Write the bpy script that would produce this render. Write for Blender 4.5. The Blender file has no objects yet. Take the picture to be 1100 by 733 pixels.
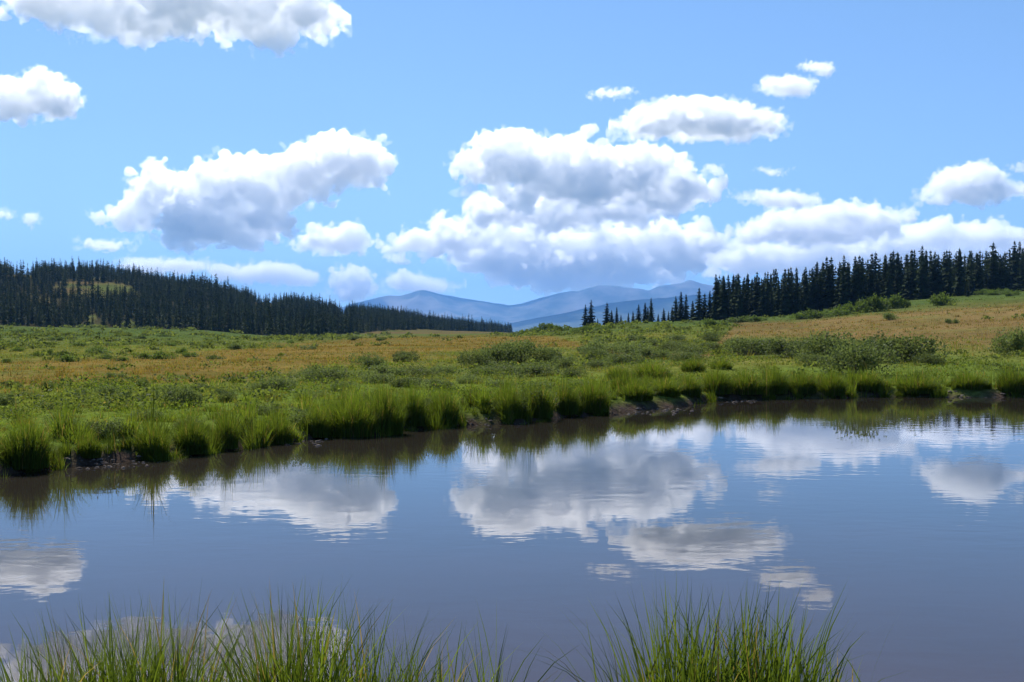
import bpy, math, random, time
import numpy as np
import openvdb
from mathutils import Vector
T0 = time.time()
random.seed(7)
rng = np.random.default_rng(7)
SC = bpy.context.scene
COL = SC.collection
rad = math.radians

# ------------------------------------------------------------------ camera, sky, sun, exposure
F, HZ, EYE = 1180.0, 357.0, 1.8        # focal length in photo pixels, horizon row, eye height over the water
cam = bpy.data.cameras.new('camera')
cam_ob = bpy.data.objects.new('camera', cam)
COL.objects.link(cam_ob)
SC.camera = cam_ob
cam.sensor_width = 36.0
cam.lens = 36.0 * F / 1100.0
cam.clip_start = 0.1
cam.clip_end = 120000.0
cam_ob.location = (0, 0, EYE)
cam_ob.rotation_euler = (rad(90) - math.atan((366.5 - HZ) / F), 0, 0)

SUN_EL, SUN_AZ = 50.0, -24.0
world = bpy.data.worlds.new('World')
SC.world = world
world.use_nodes = True
wt = world.node_tree
sky = wt.nodes.new('ShaderNodeTexSky')
sky.sky_type = 'NISHITA'
sky.sun_disc = False
sky.sun_elevation = rad(SUN_EL)
sky.sun_rotation = rad(SUN_AZ)
sky.altitude = 3000.0
sky.dust_density = 0.4
tc = wt.nodes.new('ShaderNodeTexCoord')
mp = wt.nodes.new('ShaderNodeMapping')
mp.inputs['Scale'].default_value = (1, 1, 0.66)
mp.inputs['Location'].default_value = (0, 0, 0.088)
hs = wt.nodes.new('ShaderNodeHueSaturation')
hs.inputs['Saturation'].default_value = 1.12
hs.inputs['Hue'].default_value = 0.499
wt.links.new(tc.outputs['Generated'], mp.inputs[0])
wt.links.new(mp.outputs[0], sky.inputs[0])
wt.links.new(sky.outputs[0], hs.inputs['Color'])
wt.links.new(hs.outputs[0], wt.nodes['Background'].inputs[0])
wt.nodes['Background'].inputs[1].default_value = 0.101
sun_d = bpy.data.lights.new('sun', 'SUN')
sun_d.energy = 5.0
sun_d.angle = rad(0.5)
sun_d.color = (1.0, 0.95, 0.88)
sun = bpy.data.objects.new('sun', sun_d)
COL.objects.link(sun)
SUN = Vector((math.sin(rad(SUN_AZ)) * math.cos(rad(SUN_EL)), math.cos(rad(SUN_AZ)) * math.cos(rad(SUN_EL)), math.sin(rad(SUN_EL))))
sun.rotation_euler = SUN.to_track_quat('Z', 'Y').to_euler()
SC.view_settings.view_transform = 'Standard'
SC.view_settings.look = 'None'
SC.view_settings.gamma = 1.0
SC.view_settings.exposure = 0.75
cy = SC.cycles
cy.use_denoising = True
cy.max_bounces = 48
cy.volume_bounces = 44
cy.diffuse_bounces = 3
cy.glossy_bounces = 3
cy.transmission_bounces = 4
cy.transparent_max_bounces = 24
cy.sample_clamp_indirect = 8.0

# ------------------------------------------------------------------ helpers
def tag(o, label=None, cat=None, group=None, kind=None):
    if label: o['label'] = label
    if cat: o['category'] = cat
    if group: o['group'] = group
    if kind: o['kind'] = kind
    return o

def make_mesh(name, V, faces=None, quads=None, tris=None, col=None, smooth=False):
    """a mesh from arrays: V (n,3), quads (k,4), tris (k,3), col (n,3) stored as the attribute 'tint'"""
    me = bpy.data.meshes.new(name)
    V = np.asarray(V, np.float32)
    me.vertices.add(len(V))
    me.vertices.foreach_set('co', V.ravel())
    parts, starts, n = [], [], 0
    for a in (quads, tris):
        if a is not None and len(a):
            a = np.asarray(a, np.int32)
            k = a.shape[1]
            parts.append(a.ravel())
            starts.append(n + np.arange(len(a), dtype=np.int32) * k)
            n += a.size
    me.loops.add(n)
    me.loops.foreach_set('vertex_index', np.concatenate(parts))
    st = np.concatenate(starts)
    me.polygons.add(len(st))
    me.polygons.foreach_set('loop_start', st)
    if smooth:
        me.polygons.foreach_set('use_smooth', np.ones(len(st), bool))
    if col is not None:
        at = me.attributes.new('tint', 'FLOAT_COLOR', 'POINT')
        c = np.ones((len(V), 4), np.float32)
        c[:, :3] = col
        at.data.foreach_set('color', c.ravel())
    me.update()
    return me

def link(name, me, m, parent=None):
    o = bpy.data.objects.new(name, me)
    COL.objects.link(o)
    if m is not None and me is not None and len(me.materials) == 0:
        me.materials.append(m)
    if parent: o.parent = parent
    return o

def empty(name, loc=(0, 0, 0), rz=0.0, s=1.0):
    o = bpy.data.objects.new(name, None)
    COL.objects.link(o)
    o.location = loc
    o.rotation_euler = (0, 0, rz)
    o.scale = (s, s, s) if not isinstance(s, tuple) else s
    o.empty_display_size = 0.2
    return o

def hash2(i, j, seed):
    h = (i.astype(np.int64) * 374761393 + j.astype(np.int64) * 668265263 + seed * 974711) & 0xffffffff
    h = ((h ^ (h >> 13)) * 1274126177) & 0xffffffff
    return ((h ^ (h >> 16)) & 0xffff) / 65535.0 * 2 - 1

def vnoise(x, y, seed=0):
    i, j = np.floor(x), np.floor(y)
    u, v = x - i, y - j
    u, v = u * u * (3 - 2 * u), v * v * (3 - 2 * v)
    a = hash2(i, j, seed) * (1 - u) + hash2(i + 1, j, seed) * u
    b = hash2(i, j + 1, seed) * (1 - u) + hash2(i + 1, j + 1, seed) * u
    return a * (1 - v) + b * v

def fbm(x, y, seed=0, octs=4):
    s, a, t = 0, 1.0, 0
    for k in range(octs):
        s = s + a * vnoise(x * 2 ** k + 17.3 * k, y * 2 ** k - 9.1 * k, seed + k)
        t += a
        a *= 0.5
    return s / t * 1.4

def sstep(a, b, x):
    t = np.clip((x - a) / (b - a), 0, 1)
    return t * t * (3 - 2 * t)

# ------------------------------------------------------------------ materials
def new_mat(name):
    m = bpy.data.materials.new(name)
    m.use_nodes = True
    return m, m.node_tree, m.node_tree.nodes['Principled BSDF']

def foliage_mat(name, base, trans, mixf=0.4, rough=0.6, spec=0.25, vary=0.35, tint=False):
    """leaf or blade: a diffuse/gloss side plus light coming through from behind; the colour varies from piece to piece"""
    m, t, p = new_mat(name)
    L = t.links
    tr = t.nodes.new('ShaderNodeBsdfTranslucent')
    mx = t.nodes.new('ShaderNodeMixShader')
    mx.inputs[0].default_value = mixf
    if tint:
        at = t.nodes.new('ShaderNodeAttribute')
        at.attribute_name = 'tint'
        L.new(at.outputs['Color'], p.inputs['Base Color'])
        mu = t.nodes.new('ShaderNodeMix')
        mu.data_type = 'RGBA'
        mu.blend_type = 'MULTIPLY'
        mu.inputs[0].default_value = 1.0
        L.new(at.outputs['Color'], mu.inputs[6])
        mu.inputs[7].default_value = (*trans, 1)
        L.new(mu.outputs[2], tr.inputs['Color'])
    else:
        g = t.nodes.new('ShaderNodeNewGeometry')
        oi = t.nodes.new('ShaderNodeObjectInfo')
        ad = t.nodes.new('ShaderNodeMath')
        ad.operation = 'ADD'
        L.new(g.outputs['Random Per Island'], ad.inputs[0])
        L.new(oi.outputs['Random'], ad.inputs[1])
        for (c, sock) in ((base, p.inputs['Base Color']), (trans, tr.inputs['Color'])):
            mr = t.nodes.new('ShaderNodeMix')
            mr.data_type = 'RGBA'
            mr.clamp_factor = True
            lo = [max(0, k * (1 - vary)) for k in c]
            hi = [min(1, k * (1 + vary)) for k in c]
            mr.inputs[6].default_value = (*lo, 1)
            mr.inputs[7].default_value = (*hi, 1)
            ha = t.nodes.new('ShaderNodeMath')
            ha.operation = 'MULTIPLY'
            ha.inputs[1].default_value = 0.5
            L.new(ad.outputs[0], ha.inputs[0])
            L.new(ha.outputs[0], mr.inputs[0])
            L.new(mr.outputs[2], sock)
    p.inputs['Roughness'].default_value = rough
    p.inputs['Specular IOR Level'].default_value = spec
    L.new(p.outputs[0], mx.inputs[1])
    L.new(tr.outputs[0], mx.inputs[2])
    L.new(mx.outputs[0], t.nodes['Material Output'].inputs['Surface'])
    return m

M_GRASS = foliage_mat('grass_blade', None, (1.9, 1.75, 0.8), 0.48, 0.6, 0.04, tint=True)
M_SPRUCE = foliage_mat('spruce_needles', (0.019, 0.031, 0.013), (0.030, 0.048, 0.012), 0.12, 0.8, 0.03, 0.6)
M_FOREST = foliage_mat('forest_needles', None, (1.4, 1.4, .8), 0.14, 0.8, 0.03, tint=True)
M_WILLOW = foliage_mat('willow_leaves', (0.080, 0.106, 0.034), (0.14, 0.18, 0.04), 0.42, 0.65, 0.12, 0.5)
M_GREENBUSH = foliage_mat('bush_leaves', (0.060, 0.096, 0.022), (0.11, 0.16, 0.02), 0.42, 0.65, 0.12, 0.5)

def bark_mat():
    m, t, p = new_mat('bark')
    n = t.nodes.new('ShaderNodeTexNoise')
    n.inputs['Scale'].default_value = 14.0
    r = t.nodes.new('ShaderNodeValToRGB')
    r.color_ramp.elements[0].color = (0.03, 0.022, 0.016, 1)
    r.color_ramp.elements[1].color = (0.075, 0.058, 0.045, 1)
    t.links.new(n.outputs['Fac'], r.inputs[0])
    t.links.new(r.outputs[0], p.inputs['Base Color'])
    p.inputs['Roughness'].default_value = 0.9
    return m
M_BARK = bark_mat()

def ground_mat():
    m, t, p = new_mat('meadow_ground')
    L = t.links
    at = t.nodes.new('ShaderNodeAttribute')
    at.attribute_name = 'tint'
    g = t.nodes.new('ShaderNodeNewGeometry')
    prev = at.outputs['Color']
    for (sc, lo, hi) in ((7.0, 0.62, 1.38), (0.9, 0.75, 1.25), (0.12, 0.8, 1.2)):
        n = t.nodes.new('ShaderNodeTexNoise')
        n.inputs['Scale'].default_value = sc
        n.inputs['Detail'].default_value = 5.0
        n.inputs['Roughness'].default_value = 0.65
        L.new(g.outputs['Position'], n.inputs['Vector'])
        mr = t.nodes.new('ShaderNodeMapRange')
        mr.inputs['From Min'].default_value = 0.3
        mr.inputs['From Max'].default_value = 0.7
        mr.inputs['To Min'].default_value = lo
        mr.inputs['To Max'].default_value = hi
        L.new(n.outputs['Fac'], mr.inputs['Value'])
        mu = t.nodes.new('ShaderNodeMix')
        mu.data_type = 'RGBA'
        mu.blend_type = 'MULTIPLY'
        mu.inputs[0].default_value = 1.0
        L.new(prev, mu.inputs[6])
        L.new(mr.outputs[0], mu.inputs[7])
        prev = mu.outputs[2]
    L.new(prev, p.inputs['Base Color'])
    p.inputs['Roughness'].default_value = 0.9
    p.inputs['Specular IOR Level'].default_value = 0.0
    n = t.nodes.new('ShaderNodeTexNoise')
    n.inputs['Scale'].default_value = 5.0
    n.inputs['Detail'].default_value = 6.0
    L.new(g.outputs['Position'], n.inputs['Vector'])
    b = t.nodes.new('ShaderNodeBump')
    b.inputs['Strength'].default_value = 0.8
    b.inputs['Distance'].default_value = 0.12
    L.new(n.outputs['Fac'], b.inputs['Height'])
    L.new(b.outputs[0], p.inputs['Normal'])
    return m

def water_mat():
    m, t, p = new_mat('pond_water')
    L = t.links
    p.inputs['Roughness'].default_value = 0.015
    p.inputs['IOR'].default_value = 1.333
    p.inputs['Specular IOR Level'].default_value = 0.5
    g = t.nodes.new('ShaderNodeNewGeometry')
    sx = t.nodes.new('ShaderNodeSeparateXYZ')
    L.new(g.outputs['Position'], sx.inputs[0])
    silt = t.nodes.new('ShaderNodeMapRange')
    silt.inputs['From Min'].default_value = 5.0
    silt.inputs['From Max'].default_value = 12.0
    L.new(sx.outputs['Y'], silt.inputs['Value'])
    cn = t.nodes.new('ShaderNodeTexNoise')
    cn.inputs['Scale'].default_value = 0.5
    cn.inputs['Detail'].default_value = 4.0
    L.new(g.outputs['Position'], cn.inputs['Vector'])
    cm = t.nodes.new('ShaderNodeMath')
    cm.operation = 'MULTIPLY_ADD'
    cm.inputs[1].default_value = 0.9
    cm.inputs[2].default_value = -0.45
    L.new(cn.outputs['Fac'], cm.inputs[0])
    ca = t.nodes.new('ShaderNodeMath')
    ca.use_clamp = True
    L.new(silt.outputs[0], ca.inputs[0])
    L.new(cm.outputs[0], ca.inputs[1])
    mc = t.nodes.new('ShaderNodeMix')
    mc.data_type = 'RGBA'
    mc.inputs[6].default_value = (0.044, 0.030, 0.0275, 1)
    mc.inputs[7].default_value = (0.021, 0.0175, 0.0135, 1)
    L.new(ca.outputs[0], mc.inputs[0])
    L.new(mc.outputs[2], p.inputs['Base Color'])
    mpn = t.nodes.new('ShaderNodeMapping')
    mpn.inputs['Scale'].default_value = (0.55, 1.0, 1.0)
    mpn.inputs['Rotation'].default_value = (0, 0, 0.12)
    L.new(g.outputs['Position'], mpn.inputs[0])
    big = t.nodes.new('ShaderNodeTexNoise')
    big.inputs['Scale'].default_value = 0.28
    big.inputs['Detail'].default_value = 2.0
    L.new(mpn.outputs[0], big.inputs['Vector'])
    cal = t.nodes.new('ShaderNodeMapRange')
    cal.inputs['From Min'].default_value = 0.38
    cal.inputs['From Max'].default_value = 0.66
    cal.inputs['To Min'].default_value = 0.12
    cal.inputs['To Max'].default_value = 1.0
    L.new(big.outputs['Fac'], cal.inputs['Value'])
    rip = t.nodes.new('ShaderNodeTexNoise')
    rip.inputs['Scale'].default_value = 4.2
    rip.inputs['Detail'].default_value = 2.5
    rip.inputs['Roughness'].default_value = 0.5
    rip.inputs['Distortion'].default_value = 0.3
    L.new(mpn.outputs[0], rip.inputs['Vector'])
    mu = t.nodes.new('ShaderNodeMath')
    mu.operation = 'MULTIPLY'
    L.new(rip.outputs['Fac'], mu.inputs[0])
    L.new(cal.outputs[0], mu.inputs[1])
    b = t.nodes.new('ShaderNodeBump')
    b.inputs['Strength'].default_value = 1.0
    b.inputs['Distance'].default_value = 0.0023
    L.new(mu.outputs[0], b.inputs['Height'])
    L.new(b.outputs[0], p.inputs['Normal'])
    return m

def rock_mat(name, a, b, sc):
    m, t, p = new_mat(name)
    g = t.nodes.new('ShaderNodeNewGeometry')
    n = t.nodes.new('ShaderNodeTexNoise')
    n.inputs['Scale'].default_value = sc
    n.inputs['Detail'].default_value = 8.0
    n.inputs['Roughness'].default_value = 0.6
    t.links.new(g.outputs['Position'], n.inputs['Vector'])
    r = t.nodes.new('ShaderNodeValToRGB')
    r.color_ramp.elements[0].position = 0.42
    r.color_ramp.elements[1].position = 0.62
    r.color_ramp.elements[0].color = (*a, 1)
    r.color_ramp.elements[1].color = (*b, 1)
    t.links.new(n.outputs['Fac'], r.inputs[0])
    t.links.new(r.outputs[0], p.inputs['Base Color'])
    p.inputs['Roughness'].default_value = 0.95
    p.inputs['Specular IOR Level'].default_value = 0.1
    return m

# ------------------------------------------------------------------ the lie of the land
def uy(u, yrow, z=0.0):
    d = (EYE - z) * F / (yrow - HZ)
    return ((u - 550.0) * d / F, d)

far_shore = [uy(u, y) for u, y in ((0, 513), (50, 506), (100, 500), (150, 496), (200, 491), (250, 485), (300, 477), (350, 471), (400, 468), (450, 461),
             (490, 458), (520, 456), (560, 455), (600, 450), (630, 447), (655, 444), (700, 440), (735, 437), (760, 432), (800, 430), (860, 428), (920, 427), (1000, 426.5), (1100, 427))]
pond = [(-60, 4.2), (-60, 2.0), (-30, 4.4), (-16, 4.7), (-8, 4.55), (-4, 4.75), (-1.5, 4.6), (0.2, 4.35), (1.2, 4.65), (3, 4.7), (6, 4.5), (12, 4.6), (25, 4.2), (40, 6), (46, 16), (40, 26), (28, 30.5)]
pond = pond + far_shore[::-1] + [(-9.5, 10.6), (-15, 9.0), (-30, 8.5)]
POND = np.array(pond, float)

def shore_dist(x, y):
    """distance to the shoreline, above zero on land"""
    x, y = np.asarray(x, float), np.asarray(y, float)
    best = np.full(x.shape, 1e9)
    inside = np.zeros(x.shape, bool)
    n = len(POND)
    for k in range(n):
        ax, ay = POND[k]
        bx, by = POND[(k + 1) % n]
        dx, dy = bx - ax, by - ay
        t = np.clip(((x - ax) * dx + (y - ay) * dy) / (dx * dx + dy * dy), 0, 1)
        best = np.minimum(best, (x - ax - t * dx) ** 2 + (y - ay - t * dy) ** 2)
        cond = ((ay > y) != (by > y))
        xi = ax + (y - ay) / (by - ay if abs(by - ay) > 1e-9 else 1e-9) * dx
        inside ^= cond & (x < xi)
    s = np.sqrt(best)
    s = np.where(inside, -s, s)
    return s + 0.22 * fbm(x * 0.9, y * 0.9, 5, 3)

TD = np.array([20, 30, 45, 67, 100, 150, 200, 260, 330, 400, 500, 650, 800, 1000, 1300, 1700, 2500, 5000, 14000], float)
TT = [
 (-250, [.4,.35,.25,.25,.3,.7,1.4,2.4,3.6,5.0,17,39,46,48,45,36,22,-15,-30]),
 (0,    [.4,.35,.25,.25,.3,.6,1.2,2.0,3.0,4.0,15,36,43,44.5,42,34,20,-15,-30]),
 (120,  [.4,.35,.25,.25,.3,.5,1.0,1.6,2.5,3.4,13,32.5,41,42,38,28,18,-15,-30]),
 (200,  [.4,.35,.25,.25,.3,.4,.7,1.2,2.0,2.8,9,23.5,33,35,31,23,13,-15,-30]),
 (300,  [.4,.35,.3,.3,.3,.35,.3,.2,.2,.4,3.4,13,21,25.5,24,18,8,-15,-30]),
 (400,  [.4,.4,.35,.35,.4,.4,.4,.4,.5,.7,1.5,5,10,16,19,15,5,-15,-30]),
 (480,  [.4,.4,.4,.45,.5,.5,.5,.5,.6,.8,1.2,1.8,3,5.5,10,9,3,-15,-30]),
 (545,  [.4,.4,.45,.5,.6,.7,.9,1.2,1.3,1.2,1,.8,.6,.5,.8,2,-2,-20,-30]),
 (600,  [.4,.45,.5,.6,.8,1.2,1.7,2.5,2.3,1.5,0,-3,-6,-8,-10,-12,-20,-25,-30]),
 (640,  [.4,.45,.5,.7,1.0,1.6,2.5,3.4,3.2,2.5,1,-2,-5,-8,-10,-12,-20,-25,-30]),
 (700,  [.4,.5,.6,.8,1.2,2.0,3.1,4.3,4.3,3.8,2,-1,-4,-7,-10,-12,-20,-25,-30]),
 (780,  [.4,.5,.65,.9,1.4,2.4,3.5,4.6,4.9,4.9,4,1,-2,-6,-10,-12,-20,-25,-30]),
 (850,  [.4,.5,.7,1.0,1.7,3.1,4.5,5.9,6.3,6.3,5,2,-1,-5,-10,-12,-20,-25,-30]),
 (950,  [.4,.5,.8,1.2,2.2,4.2,6.4,8.8,9.5,9.8,9,6,3,-2,-8,-12,-20,-25,-30]),
 (1050, [.4,.5,.9,1.4,2.6,4.9,7.5,10.5,12,13,13,11,8,3,-5,-10,-20,-25,-30]),
 (1150, [.4,.6,1.0,1.6,3.0,5.8,9,12.5,15,17,19,20,18,12,2,-8,-20,-25,-30]),
 (1500, [.4,.6,1.1,1.8,3.4,6.5,10,14,18,21,25,28,26,20,8,-5,-20,-25,-30])]
TH = np.array([math.atan((u - 550) / F) for u, _ in TT])
TZ = np.array([z for _, z in TT])

def height(x, y, s=None):
    x, y = np.asarray(x, float), np.asarray(y, float)
    r = np.hypot(x, y)
    th = np.arctan2(x, np.maximum(y, 1e-6))
    th = np.clip(np.where(y > 0, th, np.sign(x) * 1.5), TH[0], TH[-1])
    d = np.clip(r * np.cos(th), TD[0], TD[-1] - 1)
    i = np.clip(np.searchsorted(TH, th) - 1, 0, len(TH) - 2)
    a = np.clip((th - TH[i]) / (TH[i + 1] - TH[i]), 0, 1)
    a = a * a * (3 - 2 * a) * 0.5 + a * 0.5
    ld, LD = np.log(d), np.log(TD)
    j = np.clip(np.searchsorted(LD, ld) - 1, 0, len(LD) - 2)
    b = (ld - LD[j]) / (LD[j + 1] - LD[j])
    b = b * b * (3 - 2 * b) * 0.35 + b * 0.65
    z = (TZ[i, j] * (1 - a) + TZ[i + 1, j] * a) * (1 - b) + (TZ[i, j + 1] * (1 - a) + TZ[i + 1, j + 1] * a) * b
    z = z + 0.10 * fbm(x / 7, y / 7, 21, 3) * sstep(8, 30, r) + 0.35 * fbm(x / 45, y / 45, 31, 3) * sstep(60, 160, r) + 1.7 * fbm(x / 130, y / 130, 41, 3) * sstep(420, 800, r)
    near = r < 110
    if s is None:
        s = np.full(x.shape, 50.0)
        if near.any():
            s[near] = shore_dist(x[near], y[near])
    bank = np.where(s > 0, 0.02 + 0.30 * (1 - np.exp(-np.maximum(s, 0) / 0.35)), -0.02 - 0.6 * (1 - np.exp(np.minimum(s, 0) / 0.9)))
    k = np.where(near, sstep(0.6, 9, s), 1.0)
    return bank * (1 - k) + z * k

def proj(x, y, z):
    y = np.maximum(y, 0.5)
    return 550 + F * x / y, HZ + F * (EYE - z) / y

C_GREEN, C_LUSH, C_DRY, C_PINK = np.array((.066, .090, .022)), np.array((.082, .118, .018)), np.array((.128, .090, .026)), np.array((.132, .092, .038))
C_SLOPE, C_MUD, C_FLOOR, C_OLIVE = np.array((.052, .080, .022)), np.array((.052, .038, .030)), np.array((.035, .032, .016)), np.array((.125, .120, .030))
BAND_U = [-100, 0, 100, 200, 300, 400, 480, 540, 590, 640, 700, 760, 790, 850, 900, 1000, 1100, 1250]
BAND_T = [393, 391, 387, 382, 370, 362, 361, 360, 362, 372, 376, 378, 347, 346, 341, 331, 324, 320]
BAND_B = [420, 419, 414, 410, 401, 390, 380, 376, 372, 378, 384, 386, 360, 363, 366, 371, 374, 374]

def dryness(x, y, z):
    u, v = proj(x, y, z)
    n = fbm(x / 14, y / 14, 61, 4)
    t, b = np.interp(u, BAND_U, BAND_T), np.interp(u, BAND_U, BAND_B)
    vv = v + n * np.maximum(3.0, 0.16 * (v - HZ + 10))
    w = 0.10 * np.abs(b - t) + 1.5
    return np.where(y > 5, sstep(t - w, t + w, vv) * (1 - sstep(b - w * 1.6, b + w * 1.6, vv)), 0)

WOOD_U = [-400, 0, 30, 60, 75, 90, 130, 200, 240, 300, 345, 365, 400, 450, 500, 548]
WOOD_N = [420, 395, 385, 375, 375, 405, 390, 395, 365, 340, 335, 410, 510, 630, 790, 1040]      # near edge of the wood on the left hill, metres
OPENINGS = ((100, 311, 44, 10), (45, 324, 12, 4), (98, 342, 6, 5), (140, 347, 10, 4), (285, 327, 18, 3.5), (368, 336, 7, 5), (185, 303, 9, 3.5), (25, 297, 15, 3.5))
def wooded(x, d, z):
    u, v = proj(x, d, z)
    nz = fbm(x / 40, d / 40, 73, 3)
    ok = (u < 552) & (d > np.interp(u, WOOD_U, WOOD_N) + 14 * fbm(x / 22, d / 22, 71, 2)) & (d < 1700)
    for (cu, cv, ru, rv) in OPENINGS:
        ok &= ((u - cu) / ru) ** 2 + ((v - cv) / rv) ** 2 > 1 + 0.5 * nz + 0.7 * fbm(x / 13, d / 13, 75, 2)
    return ok, nz

def land_colour(x, y, z, s):
    u, v = proj(x, y, z)
    n1, n2 = fbm(x / 5, y / 5, 71, 4), fbm(x / 30, y / 30, 81, 4)
    r = np.hypot(x, y)
    def mixc(A, B, w):
        return A + (B - A) * w[:, None]
    c = np.repeat(C_GREEN[None], len(x), 0)
    c = mixc(c, np.repeat(C_OLIVE[None], len(x), 0), np.clip(0.35 + 0.7 * n1, 0, 1))
    c = mixc(c, np.repeat(C_LUSH[None], len(x), 0), (1 - sstep(2, 14, s)) * 0.8)
    c = mixc(c, np.repeat(C_SLOPE[None], len(x), 0), sstep(110, 220, r) * 0.8)
    hill = sstep(380, 520, r) * (1 - sstep(560, 700, u))
    c = mixc(c, np.repeat(np.array((.095, .070, .030))[None], len(x), 0), hill * np.clip(0.75 + .8 * n2, 0, 1))
    d = dryness(x, y, z) * np.clip(0.92 + 0.5 * n1, 0, 1)
    pink = sstep(560, 800, u)[:, None]
    c = c + ((C_DRY * (1 - pink) + C_PINK * pink) * (1 + 0.15 * n2)[:, None] - c) * d[:, None]
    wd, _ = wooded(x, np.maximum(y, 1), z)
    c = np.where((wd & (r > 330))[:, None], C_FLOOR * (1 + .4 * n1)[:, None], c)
    far = sstep(1800, 3500, r)
    c = mixc(c, np.repeat(np.array((.05, .07, .03))[None], len(x), 0), far)
    mud = (1 - sstep(0.10, 0.42, s + 0.15 * n1)) * (s < 8)
    c = mixc(c, np.repeat(C_MUD[None], len(x), 0) * (1 + 0.35 * n1)[:, None], mud)
    return np.clip(c, 0.004, 0.6)

# ground: one sheet from under the camera to the horizon
def build_ground():
    half = rad(30)
    th = np.concatenate([np.linspace(-math.pi, -half, 70)[:-1], np.linspace(-half, half, 560), np.linspace(half, math.pi, 70)[1:-1]])
    r = [0.6]
    while r[-1] < 20400:
        f = 1.016 if r[-1] < 60 else 1.022
        r.append(r[-1] * f)
    r = np.array(r)
    R, A = np.meshgrid(r, th, indexing='ij')
    x, y = (R * np.sin(A)).ravel(), (R * np.cos(A)).ravel()
    s = np.full(x.shape, 50.0)
    near = np.hypot(x, y) < 110
    s[near] = shore_dist(x[near], y[near])
    z = height(x, y, s)
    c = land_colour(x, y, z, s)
    nr, na = R.shape
    idx = np.arange(nr * na).reshape(nr, na)
    j2 = np.roll(idx, -1, axis=1)
    q = np.stack([idx[:-1], idx[1:], j2[1:], j2[:-1]], -1).reshape(-1, 4)
    V = np.stack([x, y, z], 1)
    V = np.vstack([V, [[0, 0, 0.4]]])
    c = np.vstack([c, [C_GREEN]])
    k = len(V) - 1
    tri = np.stack([np.full(na, k), idx[0], j2[0]], 1)
    me = make_mesh('ground', V, quads=q[:, ::-1], tris=tri[:, ::-1], col=c, smooth=True)
    return tag(link('ground', me, ground_mat()), kind='structure')
build_ground()

pw = np.array([(-70, -2, 0), (60, -2, 0), (60, 36, 0), (-70, 36, 0)], float)
tag(link('water', make_mesh('water', pw, quads=np.array([[0, 1, 2, 3]])), water_mat()), kind='structure')

def mountain(name, pts, D, thick, m, seed, base=-40.0, rough=0.16):
    """a range whose crest follows PTS (column, row) at depth D metres, with spurs running down its near and far sides"""
    pts = np.array(pts, float)
    X = (pts[:, 0] - 550) * D / F
    Z = EYE + (HZ - pts[:, 1]) * D / F
    nx, ny = 500, 120
    x = np.linspace(X[0], X[-1], nx)
    t = np.linspace(-1, 1, ny)
    xx, tt = np.meshgrid(x, t, indexing='ij')
    crest = np.interp(xx, X, Z)
    L = thick
    sp = np.abs(fbm(xx / (L * 0.5) + 0.35 * tt, tt * 1.2, seed, 4))
    wob = fbm(xx / (L * 0.9), tt * 0.8 + 3, seed + 9, 3)
    fall = (1 - np.abs(tt)) ** 1.15
    zz = base + (crest - base) * fall * (1 - rough * 2.2 * sp * np.minimum(1, np.abs(tt) * 3.5)) + (crest - base) * 0.018 * fbm(xx / (L * .07), tt * 10, seed + 3, 3)
    yy = D + tt * thick + wob * thick * 0.12 * (np.abs(tt) > 0.02)
    V = np.stack([xx.ravel(), yy.ravel(), zz.ravel()], 1)
    idx = np.arange(nx * ny).reshape(nx, ny)
    q = np.stack([idx[:-1, :-1], idx[1:, :-1], idx[1:, 1:], idx[:-1, 1:]], -1).reshape(-1, 4)
    return link(name, make_mesh(name, V, quads=q, smooth=True), m)

M_ROCK = rock_mat('mountain_rock', (.03, .045, .035), (.22, .20, .18), 0.0011)
M_FORESTED = rock_mat('forested_slope', (.022, .032, .02), (.06, .075, .04), 0.004)
o = mountain('mountain', [(300, 352), (340, 338), (380, 326), (405, 320), (418, 317.5), (430, 318), (442, 314.5), (452, 311), (458, 311.5), (470, 314.5), (490, 318), (510, 322), (530, 326), (545, 327.5), (560, 326),
     (580, 320), (600, 314.5), (612, 312), (620, 313), (632, 309.5), (645, 305.5), (660, 307), (680, 309.5), (696, 312), (706, 308), (722, 305), (741, 300.5), (752, 304), (775, 309), (800, 312), (850, 318), (920, 322), (1000, 330), (1100, 340), (1200, 352)],
     18000, 3000, M_ROCK, 101, rough=.30)
tag(o, 'hazy blue mountain range along the horizon', 'mountain', kind='structure')
o = mountain('mountain_ridge', [(520, 356), (545, 348), (575, 342), (600, 337.5), (624, 332), (654, 326), (690, 321.5), (718, 319), (760, 316), (800, 313), (860, 312), (930, 318), (1010, 335), (1080, 352)], 12500, 2300, M_FORESTED, 131, rough=0.2)
tag(o, 'darker blue forested ridge in front of the mountains', 'mountain', kind='structure')
o = mountain('mountain_ridge', [(-60, 340), (0, 318), (60, 300), (95, 287), (108, 283.5), (125, 286.5), (145, 292), (165, 300), (200, 312), (250, 330), (300, 348)], 9000, 1500, M_FORESTED, 151)
tag(o, 'far blue hill top behind the wooded left hill', 'mountain', kind='structure')

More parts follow.
